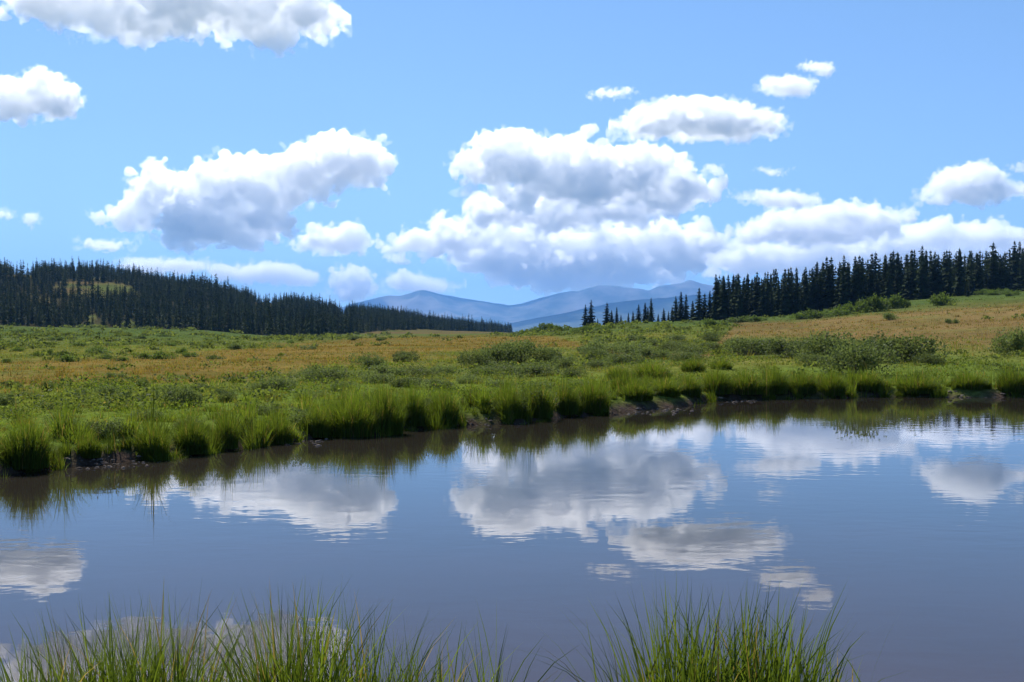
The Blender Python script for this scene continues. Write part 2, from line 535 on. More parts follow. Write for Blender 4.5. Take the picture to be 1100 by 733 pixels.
# air between here and the mountains
def build_haze():
    a, b = 21300.0, 21300.0
    V = [(-a, -a, -45), (a, -a, -45), (a, b, -45), (-a, b, -45), (-a, -a, 960), (a, -a, 960), (a, b, 960), (-a, b, 960)]
    q = [(3, 2, 1, 0), (4, 5, 6, 7), (0, 1, 5, 4), (1, 2, 6, 5), (2, 3, 7, 6), (3, 0, 4, 7)]
    m = bpy.data.materials.new('haze')
    m.use_nodes = True
    t = m.node_tree
    t.nodes.remove(t.nodes['Principled BSDF'])
    v = t.nodes.new('ShaderNodeVolumePrincipled')
    v.inputs['Color'].default_value = (0.21, 0.49, 1.0, 1)
    v.inputs['Density'].default_value = 6.0e-5
    v.inputs['Anisotropy'].default_value = 0.0
    t.links.new(v.outputs[0], t.nodes['Material Output'].inputs['Volume'])
    o = link('haze', make_mesh('haze', V, quads=np.array(q)), m)
    tag(o, kind='stuff')
build_haze()
print('land', round(time.time() - T0, 1))

# ------------------------------------------------------------------ clouds: closed bodies of white scattering droplets
def spread(a, n):
    for ax in range(3):
        m = a.shape[ax]
        t = np.linspace(1, m - 2.001, n[ax])
        i = t.astype(int)
        f = t - i
        w = [(-.5 * f + f * f - .5 * f ** 3), (1 - 2.5 * f * f + 1.5 * f ** 3), (.5 * f + 2 * f * f - 1.5 * f ** 3), (-.5 * f * f + .5 * f ** 3)]
        sh = [1, 1, 1]
        sh[ax] = n[ax]
        out = 0
        for k in range(4):
            out = out + np.take(a, np.clip(i + k - 1, 0, m - 1), axis=ax) * w[k].reshape(sh).astype(np.float32)
        a = out
    return a

def noise3(n, cell, g):
    m = [max(4, int(k / cell) + 4) for k in n]
    return spread(g.standard_normal(m).astype(np.float32) * .6, n)

ALT = 1300.0
def cloud(ells, label, base=None, vox=1.0, amp=1.0, mfp=9.5, seed=0, depth=1.0, rag=0.0):
    """ELLS: puffs (column, row, half width, half height) as seen in the photo; they stand at the distance where the cloud's base is ALT metres up"""
    g = np.random.default_rng(seed + 11)
    e = np.array(ells, float)
    yb = (e[:, 1] + e[:, 3]).max() if base is None else base
    D = min(ALT * F / (HZ - yb), 34000.0)
    pad = 16
    x0, x1 = (e[:, 0] - e[:, 2]).min() - pad, (e[:, 0] + e[:, 2]).max() + pad
    y0, y1 = (e[:, 1] - e[:, 3]).min() - pad, (e[:, 1] + e[:, 3]).max() + pad
    rzs = np.minimum((e[:, 2] + e[:, 3]) / 2, 45) * depth
    dz = (rzs * 1.4).max() + pad
    n = (int((x1 - x0) / vox), int(2 * dz / vox), int((y1 - y0) / vox))
    X = (x0 + np.arange(n[0]) * vox)[:, None, None].astype(np.float32)
    Z = (-dz + np.arange(n[1]) * vox)[None, :, None].astype(np.float32)
    Y = (y1 - np.arange(n[2]) * vox)[None, None, :].astype(np.float32)
    sc = float(np.clip(e[:, 3].max() / 24, .38, 1))
    nz = [noise3(n, c * sc / vox, g) for c in (44, 24, 13, 7.5, 4.2, 2.6)]
    f = np.full(n, -50, np.float32)
    for (cx, cy_, rx, ry), rz in zip(e, rzs):
        oz = g.uniform(-.4, .4) * rz
        q = np.sqrt(((X - cx + nz[0] * 4) / rx) ** 2 + ((Y - cy_) / ry) ** 2 + ((Z - oz) / rz) ** 2)
        d = (1 - q) * min(rx, ry) * 1.1
        f = np.maximum(f, d) + 3 * np.exp(-np.abs(f - d) / 4)
    k = (0.35 * sc + 0.65 * sc ** .8) * (0.25 + 0.75 * amp)
    B = lambda v: np.abs(v) - .42
    f = f + (1.2 if sc > .9 else -0.8) + k * (10 * B(nz[0]) + 12 * B(nz[1]) + 12 * B(nz[2]) + 9 * B(nz[3]) + 4.0 * B(nz[4]) + 1.6 * nz[5]) + rag * (nz[1] * 8 + nz[2] * 6)
    f[0] = f[-1] = -20; f[:, 0] = f[:, -1] = -20; f[:, :, 0] = f[:, :, -1] = -20
    gr = openvdb.FloatGrid(-20.0)
    gr.copyFromArray(f)
    S = D / F
    cx, cy_ = (x0 + x1) / 2, (y0 + y1) / 2
    made = []
    for nm, iso, thin, least in (('cloud', 0.0, 1.0, .05), ('thin_rim', -2.4, 3.4, .02)):
        p, q = gr.convertToQuads(isovalue=iso)
        lab = np.arange(len(p))
        for it in range(400):           # drop the loose crumbs
            lo = lab[q].min(1)
            old = lab.copy()
            for c in range(4):
                np.minimum.at(lab, q[:, c], lo)
            lab = lab[lab]
            if (lab == old).all(): break
        cnt = np.bincount(lab, minlength=len(p))
        q = q[(cnt[lab] > max(60, least * len(p)))[q[:, 0]]]
        used, inv = np.unique(q, return_inverse=True)
        p, q = p[used], inv.reshape(-1, 4)
        P = np.stack([(x0 + p[:, 0] * vox - cx) * S, (-dz + p[:, 1] * vox) * S, (cy_ - y1 + p[:, 2] * vox) * S], 1)
        m = bpy.data.materials.new(nm)
        m.use_nodes = True
        t = m.node_tree
        t.nodes.remove(t.nodes['Principled BSDF'])
        v = t.nodes.new('ShaderNodeVolumePrincipled')
        v.inputs['Color'].default_value = (1, 1, 1, 1)
        v.inputs['Density'].default_value = 1 / (mfp * thin * S)
        v.inputs['Anisotropy'].default_value = 0.5
        t.links.new(v.outputs[0], t.nodes['Material Output'].inputs['Volume'])
        made.append(link(nm, make_mesh(nm, P, quads=q[:, ::-1].astype(np.int32)), m))
    o = made[0]
    made[1].parent = o
    o.location = ((cx - 550) * S, D, EYE + (HZ - cy_) * S)
    return tag(o, label, 'cloud', 'cumulus clouds in the blue sky')

cloud([(40, 4, 44, 20), (72, 16, 24, 18), (140, 20, 55, 22), (170, 30, 40, 14), (205, 8, 70, 28), (270, 12, 65, 24), (325, 20, 36, 17), (345, 22, 18, 14), (110, -18, 120, 26), (240, -22, 110, 24)], 'broad white cloud cut off by the top edge above the left meadow', base=45, seed=1, rag=.5, mfp=15)
cloud([(8, 104, 40, 19), (45, 101, 36, 19), (70, 110, 25, 11), (60, 122, 14, 6), (20, 118, 30, 8)], 'rounded white cloud with grey underside at the far left edge', base=128, seed=2, amp=.7)
cloud([(122, 230, 28, 10), (160, 214, 36, 20), (200, 212, 46, 28), (240, 198, 44, 28), (285, 190, 42, 26), (330, 183, 38, 26), (378, 177, 36, 26), (403, 188, 16, 9), (265, 242, 46, 24), (222, 240, 52, 26), (292, 238, 22, 18), (300, 212, 40, 10)], 'large cumulus rising to the right above the wooded left hill', base=262, seed=3, rag=.35)
cloud([(345, 262, 22, 10), (365, 256, 28, 17), (385, 262, 16, 11)], 'small domed cloud below the right end of the large left cumulus', base=274, seed=4, amp=.7)
cloud([(518, 184, 28, 18), (545, 170, 42, 31), (600, 172, 52, 26), (640, 186, 50, 28), (690, 187, 42, 28), (725, 198, 34, 20), (750, 208, 14, 8), (620, 200, 100, 16)], 'tall bright cumulus top in the middle of the sky', base=216, seed=5)
cloud([(528, 224, 32, 12), (575, 224, 50, 17), (640, 220, 60, 20), (700, 218, 55, 18), (600, 236, 60, 12)], 'flat middle layer of cloud under the tall central cumulus', base=244, seed=6, amp=.9, rag=.4)
cloud([(440, 262, 30, 16), (480, 258, 44, 17), (530, 258, 50, 25), (580, 264, 55, 28), (640, 266, 60, 28), (700, 260, 55, 24), (745, 270, 42, 22), (600, 288, 70, 20), (660, 290, 60, 18), (555, 282, 40, 16)], 'long low cloud bank behind the mountain peaks', base=308, seed=7, amp=.9, rag=.6)
cloud([(700, 128, 28, 15), (725, 124, 36, 17), (762, 124, 44, 18), (800, 132, 40, 14), (752, 138, 84, 9)], 'flat based oval white cloud alone above the central cumulus', base=149, seed=8, amp=.45)
cloud([(845, 92, 22, 8), (838, 94, 18, 6), (856, 96, 12, 5)], 'small triangular white wisp right of the oval cloud', seed=9, amp=.6, mfp=9)
cloud([(875, 73, 13, 4.5), (885, 77, 6, 4)], 'tiny curved wisp highest on the right', seed=10, amp=.6, mfp=8)
cloud([(661, 100, 17, 4)], 'thin faint streak just above the left end of the oval cloud', seed=11, amp=.7, mfp=8)
cloud([(1048, 190, 32, 15), (1030, 206, 40, 11), (1070, 208, 24, 9), (1005, 212, 18, 5), (1040, 200, 40, 14)], 'heap of white cloud above the dense spruce stand at right', base=220, seed=12, amp=.6)
cloud([(1094, 180, 9, 4)], 'tiny white puff on the right edge', seed=13, amp=.6)
cloud([(828, 212, 34, 6), (848, 218, 24, 5)], 'thin flat cloud strip above the low right cloud bank', seed=14, amp=.7, mfp=9)
cloud([(850, 246, 48, 16), (900, 236, 60, 16), (940, 240, 34, 14), (820, 252, 30, 9), (905, 252, 60, 12)], 'pale layered cloud over the left half of the spruce stand', base=264, seed=15, amp=.75, rag=.4)
cloud([(800, 280, 50, 16), (850, 274, 60, 16), (910, 272, 60, 18), (970, 262, 60, 17), (1030, 256, 60, 15), (1090, 262, 40, 15), (1130, 268, 40, 14), (1000, 276, 120, 14)], 'long pale cloud bank along the tops of the right spruces', base=292, seed=16, amp=.75, rag=.4)
cloud([(250, 294, 28, 8), (290, 294, 36, 11), (318, 298, 18, 9)], 'low white cloud just above the slope of the left hill', base=306, seed=17, amp=.7)
cloud([(372, 292, 18, 7), (386, 304, 20, 12), (378, 314, 26, 10)], 'small ragged cloud over the right end of the left hill', base=318, seed=18, amp=.8)
cloud([(436, 300, 18, 9), (465, 307, 22, 6), (448, 309, 26, 6)], 'small cloud resting on the left mountain peak', base=314, seed=19, amp=.7)
cloud([(112, 263, 26, 5)], 'thin streak of cloud above the ridge of the left hill', seed=20, amp=.9, mfp=8)
cloud([(33, 235, 10, 7)], 'small round puff above the left end of the wooded hill', seed=21, amp=.6)
cloud([(2, 231, 9, 6)], 'half cut small puff on the left edge', seed=22, amp=.6)
cloud([(766, 181, 10, 4)], 'little puff at the right tip of the central cumulus', seed=23, amp=.6)
cloud([(829, 185, 10, 3)], 'faint little streak right of the central cumulus', seed=24, amp=.6, mfp=8)
cloud([(190, 286, 40, 7), (150, 286, 20, 6)], 'low pale cloud behind the skyline trees of the left hill', base=296, seed=25, amp=.7)
print('clouds', round(time.time() - T0, 1))

# ------------------------------------------------------------------ grass
def blades(root, h, w, az, lean, col, segs=3, curl=0.5, g=rng):
    """tapering grass blades: arrays of roots (n,3), heights, widths, lean directions and amounts; returns verts, quads, tris, colours"""
    n = len(root)
    face = az + g.uniform(-1.2, 1.2, n)
    dx, dy = np.cos(az), np.sin(az)
    fx, fy = -np.sin(face), np.cos(face)
    rows, cols = [], []
    for k in range(segs + 1):
        t = k / segs
        out = lean * h * (t ** (1.0 + curl * 1.6))
        zz = h * t * (1 - np.minimum(0.42 * lean, .55) * t * t)
        cx, cyy, cz = root[:, 0] + dx * out, root[:, 1] + dy * out, root[:, 2] + zz
        ww = w * (1 - t) ** 0.7 * 0.5 if k < segs else None
        if k < segs:
            rows.append(np.stack([cx - fx * ww, cyy - fy * ww, cz], 1))
            rows.append(np.stack([cx + fx * ww, cyy + fy * ww, cz], 1))
        else:
            rows.append(np.stack([cx, cyy, cz], 1))
    per = 2 * segs + 1
    V = np.stack(rows, 1).reshape(-1, 3)
    o = (np.arange(n) * per)[:, None]
    q = np.concatenate([o + np.array([[2 * k, 2 * k + 1, 2 * k + 3, 2 * k + 2]]) for k in range(segs - 1)]) if segs > 1 else None
    t_ = o + np.array([[2 * segs - 2, 2 * segs - 1, 2 * segs]])
    return V, q, t_, np.repeat(col, per, 0)

def grass_object(name, B, label=None, cat=None, group=None, kind=None):
    V, q, t, c = B
    o = link(name, make_mesh(name, V, quads=q, tris=t, col=c), M_GRASS)
    return tag(o, label, cat, group, kind)

G_BRIGHT, G_MID, G_DEEP, G_STRAW = np.array((.102, .142, .019)), np.array((.066, .102, .015)), np.array((.036, .060, .013)), np.array((.20, .155, .065))
def blade_colour(n, g, straw=0.05, bias=0.5):
    a = np.clip(g.normal(bias, 0.28, n), 0, 1)[:, None]
    c = np.where(a < 0.5, G_DEEP + (G_MID - G_DEEP) * a * 2, G_MID + (G_BRIGHT - G_MID) * (a * 2 - 1))
    return np.where(g.random(n)[:, None] < straw, G_STRAW * g.uniform(.5, 1, (n, 1)), c)

def clump(x, y, cell, seed, pull=.55):
    """nearest clump centre of a jittered grid: pulled-in position, direction away from the centre, distance from it (1 = edge), the clump's own random number"""
    ci, cj = np.floor(x / cell), np.floor(y / cell)
    best = np.full(x.shape, 1e9)
    bx, by, br = np.zeros_like(x), np.zeros_like(x), np.zeros_like(x)
    for a in (-1, 0, 1):
        for b in (-1, 0, 1):
            i, j = ci + a, cj + b
            px = (i + .5 + .46 * hash2(i, j, seed)) * cell
            py = (j + .5 + .46 * hash2(i, j, seed + 1)) * cell
            q = (x - px) ** 2 + (y - py) ** 2
            m = q < best
            best = np.where(m, q, best)
            bx, by, br = np.where(m, px, bx), np.where(m, py, by), np.where(m, hash2(i, j, seed + 2), br)
    ox, oy = x - bx, y - by
    r = np.minimum(np.sqrt(best) / (cell * .62), 1.2)
    return bx + ox * pull, by + oy * pull, np.arctan2(oy, ox), r, br

def tuft_field(name, n, xr, yr, density, hfun, wfun, colfun, segs, label, seed, cell=0.6, where=None):
    """scatter blades over a patch of land; DENSITY(x,y,s) in 0..1 thins them"""
    g = np.random.default_rng(seed)
    # even in log depth and in angle, so that near and far get what they need
    d = np.exp(g.uniform(math.log(yr[0]), math.log(yr[1]), n))
    x = d * g.uniform(xr[0], xr[1], n)
    y = d
    if where:
        x, y = where(n, g)
        d = y
    s = np.full(n, 50.0)
    nr = d < 105
    s[nr] = shore_dist(x[nr], y[nr])
    keep = g.random(n) < density(x, y, s, d)
    x, y, s, d = x[keep], y[keep], s[keep], d[keep]
    x, y, az, rr, br = clump(x, y, cell, seed)
    near = y < 105
    s = np.full(len(x), 50.0)
    s[near] = shore_dist(x[near], y[near])
    z = height(x, y, s)
    h, w = hfun(x, y, s, d, g), wfun(x, y, s, d, g)
    h = h * (1 - .42 * rr ** 2) * (1 + .6 * br) * np.clip(g.normal(.9, .22, len(x)), .3, 1.3)
    col = colfun(x, y, z, s, d, g) * (1 + .28 * hash2(np.floor(br * 5e4), np.floor(br * 3e3), 5))[:, None]
    lean = np.clip(.05 + .5 * rr + g.normal(0, .2, len(x)), 0, 1.1)
    root = np.stack([x, y, z - 0.02], 1)
    B = blades(root, h, w, az + g.normal(0, .55, len(x)), lean, col, segs=segs, g=g)
    print(name, len(x))
    return grass_object(name, B, label, None, None, 'stuff')

UM = [(655, 748, .5), (770, 815, .45), (1018, 1080, .45), (70, 150, .25), (500, 530, .3)]      # bare mud at the water's edge: columns, width in metres
def bare(x, y, s):
    u, _ = proj(x, y, 0 * x)
    b = np.zeros(len(x), bool)
    for a, c, wd in UM:
        b |= (u > a) & (u < c) & (s < wd * (0.6 + 0.4 * np.sin((u - a) / (c - a) * math.pi)))
    return b

def bank_h(x, y, s, d, g):
    cl = fbm(x / 1.1, y / 1.1, 91, 3)
    c2 = fbm(x / 3.2, y / 3.2, 92, 2)
    base = (0.17 + 0.24 * (1 - sstep(0.4, 2.6, s))) * (1 + 0.75 * np.clip(cl, -1, 1) + 0.35 * c2)
    return np.clip(base * 1.15, 0.08, 0.8) * g.uniform(0.45, 1.2, len(x))
tuft_field('bank_grass', 400000, (-.68, .68), (11, 42),
           lambda x, y, s, d: np.where((s > -0.06) & (s < 5) & ~bare(x, y, s), 1 - 0.6 * sstep(1.5, 5, s), 0) * np.clip(0.65 + 0.6 * fbm(x / .7, y / .7, 93, 2), .15, 1),
           bank_h, lambda x, y, s, d, g: (0.005 + d * 0.00032) * g.uniform(.7, 1.3, len(x)),
           lambda x, y, z, s, d, g: blade_colour(len(x), g, 0.08, 0.58) * (1 + 0.3 * fbm(x / 2, y / 2, 95, 2) + 0.35 * fbm(x / .6, y / .6, 96, 2))[:, None], 3, 'lush green grass along the far bank of the pond', 201)

def along_shore(n, g):
    A = np.array(far_shore)
    A = np.vstack([[(-9.5, 10.6)], A, [(19, 30.5)]])
    k = g.integers(0, len(A) - 1, n)
    seg = np.hypot(*(A[1:] - A[:-1]).T)
    k = g.choice(len(A) - 1, n, p=seg / seg.sum())
    t = g.random(n)[:, None]
    P = A[k] * (1 - t) + A[k + 1] * t
    T = (A[k + 1] - A[k]) / seg[k][:, None]
    off = g.uniform(-.45, .9, n)[:, None]
    P = P + np.stack([-T[:, 1], T[:, 0]], 1) * off
    return P[:, 0], P[:, 1]
tuft_field('edge_grass', 190000, (-.56, .56), (12, 33),
           lambda x, y, s, d: np.where((s > -0.22) & (s < 0.7) & ~bare(x, y, s), 1.0, 0) * np.clip(0.75 + 0.6 * fbm(x / .5, y / .5, 94, 2), .25, 1),
           lambda x, y, s, d, g: np.clip(0.30 * (1 + 0.8 * fbm(x / .8, y / .8, 98, 3)), .1, .7) * g.uniform(.4, 1.25, len(x)), lambda x, y, s, d, g: (0.005 + d * 0.00034) * g.uniform(.7, 1.3, len(x)),
           lambda x, y, z, s, d, g: blade_colour(len(x), g, 0.05, 0.6), 3, 'overhanging grass at the very edge of the far bank', 207, .42, along_shore)

def mead_col(x, y, z, s, d, g):
    dr = dryness(x, y, z)
    u, _ = proj(x, y, z)
    dry = np.where((u > 700)[:, None], C_PINK, C_DRY) * 1.05
    c = blade_colour(len(x), g, 0.2, 0.5) * (1 + 0.4 * fbm(x / 4, y / 4, 97, 3))[:, None]
    ol = np.clip(0.25 + 0.6 * fbm(x / 6, y / 6, 99, 3), 0, .8)[:, None]
    c = c * (1 - ol) + C_OLIVE * 1.1 * ol
    sl = (sstep(95, 160, d) * .85)[:, None]
    c = c * (1 - sl) + C_SLOPE * (1 + .3 * fbm(x / 9, y / 9, 100, 2))[:, None] * sl
    isd = (g.random(len(x)) < dr * 0.8)[:, None]
    return np.where(isd, dry * g.uniform(.6, 1.25, (len(x), 1)), c)
tuft_field('meadow_grass', 330000, (-.66, .66), (13, 110),
           lambda x, y, s, d: np.where(s > 2.0, 1.0, 0) * np.clip(0.7 + 0.5 * fbm(x / 1.5, y / 1.5, 103, 2), .2, 1),
           lambda x, y, s, d, g: np.clip(0.14 + 0.09 * fbm(x / 2, y / 2, 105, 3), .05, .4) * g.uniform(.6, 1.3, len(x)),
           lambda x, y, s, d, g: (0.004 + d * 0.00042) * g.uniform(.7, 1.4, len(x)), mead_col, 2, 'green and tawny meadow grass behind the pond', 203, .8)
tuft_field('field_grass', 115000, (-.66, .66), (100, 330),
           lambda x, y, s, d: np.clip(0.55 + 0.7 * fbm(x / 9, y / 9, 107, 3), .1, 1),
           lambda x, y, s, d, g: 0.17 * g.uniform(.4, 1.5, len(x)),
           lambda x, y, s, d, g: (d * 0.0010) * g.uniform(.7, 1.4, len(x)), mead_col, 1, 'dry grass far across the valley floor', 205, 2.0)

def leaf_field(name, n, ur, yr, density, hfun, size, colfun, label, seed, per=1, spread_=0.0, flat=.6):
    """leafy herbs or low scrub: small leaf-shaped faces in clumps over a patch of land"""
    g = np.random.default_rng(seed)
    d = np.exp(g.uniform(math.log(yr[0]), math.log(yr[1]), n))
    x = d * g.uniform((ur[0] - 550) / F, (ur[1] - 550) / F, n)
    s = np.full(n, 50.0)
    nr = d < 105
    s[nr] = shore_dist(x[nr], d[nr])
    keep = g.random(n) < density(x, d, s)
    x, d, s = x[keep], d[keep], s[keep]
    tall = hfun(x, d, s, g)
    x, d, s, tall = (np.repeat(a, per) for a in (x, d, s, tall))
    m = len(x)
    if spread_:
        r, a = tall * spread_ * np.sqrt(g.random(m)), g.uniform(0, 6.283, m)
        x, y = x + r * np.cos(a) * 1.3, d + r * np.sin(a)
        up = tall * np.sqrt(np.clip(1 - (r / (tall * spread_)) ** 2, 0, 1)) * g.uniform(.45, 1.05, m)
    else:
        y, up = d, tall * g.uniform(.2, 1, m)
    z = height(x, y, np.where(s < 49, s, 50.0) if not spread_ else None)
    col = colfun(x, y, z, s, g)
    P = np.stack([x, y, z + up], 1)
    ax = g.normal(0, 1, (m, 3)) * np.array([1, 1, flat])
    ax[:, 2] += .25
    ax /= np.linalg.norm(ax, axis=1)[:, None]
    sd = np.cross(ax, g.normal(0, 1, (m, 3)))
    sd /= np.linalg.norm(sd, axis=1)[:, None]
    L = (size(y) * g.uniform(.6, 1.5, m))[:, None]
    W = L * g.uniform(.25, .5, m)[:, None]
    V = np.stack([P, P + ax * L * .5 + sd * W, P + ax * L * 1.1, P + ax * L * .5 - sd * W], 1).reshape(-1, 3)
    o = link(name, make_mesh(name, V, quads=np.arange(m * 4).reshape(-1, 4), col=np.repeat(col, 4, 0)), M_GRASS)
    print(name, m)
    return tag(o, label, None, None, 'stuff')

def herb_col(x, y, z, s, g):
    c = blade_colour(len(x), g, 0.02, 0.45)
    w = np.clip(.5 + .9 * fbm(x / 1.6, y / 1.6, 111, 2), 0, 1)[:, None]
    c = c * (1 - w) + np.array((.060, .078, .024)) * g.uniform(.6, 1.5, (len(x), 1)) * w
    return c
leaf_field('meadow_herbs', 310000, (-230, 1330), (13, 75),
           lambda x, y, s: np.where(s > 0.7, 1.0, 0) * sstep(-.15, .45, fbm(x / 2.2, y / 1.8, 113, 3)) * (1 - .8 * dryness(x, y, height(x, y, np.full(len(x), 50.)))),
           lambda x, y, s, g: np.clip(.16 + .22 * fbm(x / 1.3, y / 1.3, 115, 3), .05, .45), lambda d: .018 + d * .0008, herb_col, 'leafy green herbs among the meadow grass', 209)
def scrub_col(x, y, z, s, g):
    a = g.random((len(x), 1))
    return (np.array((.054, .076, .022)) * (1 - a) + np.array((.092, .118, .034)) * a) * (1 + .25 * fbm(x / 8, y / 8, 117, 2))[:, None]
def scrub_where(x, y, s):
    z = height(x, y, np.full(len(x), 50.))
    u, v = proj(x, y, z)
    n = fbm(x / 11, y / 11, 119, 3)
    left = (u < 440) & (y > 85) & (y < 420)
    mid = (u > 470) & (u < 800) & (y > 38) & (y < 240)
    near = (y < 70)
    k = np.where(left, .75, np.where(mid, .8, np.where(near, .40, .06)))
    return k * sstep(-.25, .5, n) * (1 - .93 * dryness(x, y, z)) * (s > 2.5) * (height(x, y, s) < 30) * ((u > 560) | (v > 346))
leaf_field('low_willow_scrub', 8900, (-230, 1330), (20, 420), scrub_where,
           lambda x, y, s, g: np.clip(.20 + y * .0022, .2, .95) * g.uniform(.55, 1.3, len(x)), lambda d: .035 + d * .0014, scrub_col, 'low grey green willow scrub over the meadow', 211, per=46, spread_=1.15)

# tussocks standing on the far bank
def tussock_mesh(seed, n=1900, R=0.35, H=0.62):
    g = np.random.default_rng(seed)
    a, r = g.uniform(0, 2 * math.pi, n), R * np.sqrt(g.random(n))
    root = np.stack([r * np.cos(a), r * np.sin(a) * .8, np.zeros(n) - 0.03], 1)
    h = H * np.clip(g.normal(.72, .2, n), .25, 1.12) * (1 - 0.45 * (r / R) ** 2)
    lean = np.clip(0.06 + 0.50 * (r / R) + g.normal(0, .2, n), 0, 1.0)
    return make_mesh('grass_tussock', *(lambda B: (B[0], None, B[1], B[2], B[3]))(blades(root, h, g.uniform(.008, .015, n), a + g.normal(0, .5, n), lean, blade_colour(n, g, .07, .5 + .1 * (seed % 3 - 1)), 4, curl=.9, g=g)))
TUSS = [tussock_mesh(300 + k) for k in range(5)]
def ground_at(u, v):
    """the first point of land that projects to photo column U, row V"""
    d = np.exp(np.linspace(math.log(9), math.log(900), 900))
    x = (u - 550) * d / F
    z = height(x, d)
    z = np.maximum(z, 0)
    vv = HZ + F * (EYE - z) / d
    k = np.argmax(vv <= v) if (vv <= v).any() else np.argmin(vv)
    return float(x[k]), float(d[k]), float(z[k])
# column, waterline row, width, height in photo pixels
TL = [(28, 505, 74, 70, 'big dark grass tussock at the left edge over the water'), (95, 494, 44, 34, None), (165, 494, 56, 52, None), (205, 488, 44, 46, None), (243, 485, 44, 44, None), (297, 478, 48, 42, None),
      (340, 473, 44, 46, None), (378, 468, 60, 60, None), (412, 466, 64, 62, 'tallest dark tussock on the bank left of the sky reflection'), (440, 460, 44, 50, None), (476, 457, 54, 48, None), (548, 452, 46, 44, None), (578, 450, 48, 46, None),
      (606, 447, 36, 42, None), (636, 443, 42, 44, 'upright tussock beside the bare mud strip'), (672, 424, 44, 34, None), (695, 420, 36, 26, None), (770, 424, 44, 34, None), (800, 425, 44, 32, None), (830, 426, 46, 34, None), (862, 425, 46, 36, None),
      (895, 425, 46, 34, None), (930, 424, 44, 28, None), (985, 423, 46, 26, None), (1040, 420, 46, 28, None), (1088, 424, 46, 40, 'dark tussock at the right end of the far bank'), (1120, 424, 46, 38, None), (-30, 512, 60, 60, None),
      (745, 402, 40, 20, None), (775, 400, 36, 18, None), (664, 412, 40, 24, None), (684, 430, 50, 34, None), (712, 428, 48, 30, None), (738, 427, 40, 26, None), (700, 412, 46, 24, None)]
for k, (u, v, wd, ht, lab) in enumerate(TL):
    x, y, z = ground_at(u, v - random.uniform(1.5, 5))
    wd, ht = wd * random.uniform(.85, 1.35), ht * random.uniform(.8, 1.05)
    o = link('grass_tussock', TUSS[k % 5], M_GRASS)
    s_, c_ = random.uniform(-.15, .15), y / F
    o.location = (x, y, max(z, .0) - 0.02)
    o.rotation_euler = (0, 0, random.uniform(-.5, .5) + (math.pi if k % 2 else 0))
    o.scale = (wd * c_ / 1.05, wd * c_ / 1.05, ht * c_ / 0.60)
    if lab is None:
        lab = 'green grass tussock overhanging the water on the left half of the far bank' if u < 620 else 'green grass tussock in the row along the right half of the far bank'
        gp = 'grass tussocks on the left half of the far bank' if u < 620 else 'grass tussocks on the right half of the far bank'
    else:
        gp = 'grass tussocks on the far bank'
    tag(o, lab, 'grass tussock', gp)

# foreground sedge at the photographer's feet: column, depth, half width in metres, blade count, tip row
FG = [(35, 5.0, .28, 150, 690, 'short loose sedge clump in the bottom left corner'), (110, 4.95, .24, 260, 664, 'sedge clump second from the left along the near edge'),
      (172, 4.9, .20, 230, 652, 'tall sedge clump before the reflection of the top cloud'), (255, 4.95, .20, 100, 690, 'thin low sedge between two taller clumps at the bottom left'),
      (318, 4.85, .20, 300, 644, 'tallest sedge clump left of the bottom middle'), (395, 4.9, .26, 210, 664, 'sedge clump leaning right of the tallest left clump'),
      (470, 4.9, .26, 160, 690, 'low sedge clump left of the bare gap in the near grass'), (530, 4.85, .09, 36, 668, 'few long blades beside the bare gap in the near grass'),
      (690, 4.75, .12, 60, 690, 'low outer blades left of the right near clump'), (735, 4.7, .20, 330, 648, 'left half of the dense sedge clump at the bottom right'), (818, 4.7, .22, 340, 646, 'right half of the dense sedge clump at the bottom right'),
      (895, 4.75, .12, 22, 696, 'sparse leaning blades right of the dense right clump')]
for k, (u, d, hw, n, tip, lab) in enumerate(FG):
    g = np.random.default_rng(400 + k)
    cx = (u - 550) * d / F
    n = int(n * 2.5)
    root = np.stack([cx + hw * g.normal(0, .55, n), d + g.normal(0, .13, n), np.zeros(n)], 1)
    root[:, 2] = height(root[:, 0], root[:, 1]) - 0.02
    H = EYE - d * (tip - HZ) / F
    h = (H - root[:, 2]) * np.clip(g.normal(.74, .25, n), .25, 1.15)
    off = (root[:, 0] - cx) / hw
    az = np.where(g.random(n) < .65, np.where(off + g.normal(0, .5, n) > 0, 0, math.pi), g.uniform(0, 6.28, n)) + g.normal(0, .4, n)
    lean = np.clip(np.abs(g.normal(0.10, .16, n)) + 0.10 * np.abs(off), 0, .9)
    col = blade_colour(n, g, .06, .45)
    B = blades(root - np.array([cx, d, 0]), h, g.uniform(.008, .017, n), az, lean, col, 5, curl=.6, g=g)
    o = grass_object('sedge_clump', B, lab, 'sedge clump', 'sedge clumps along the near edge of the pond')
    o.location = (cx, d, 0)
print('grass', round(time.time() - T0, 1))

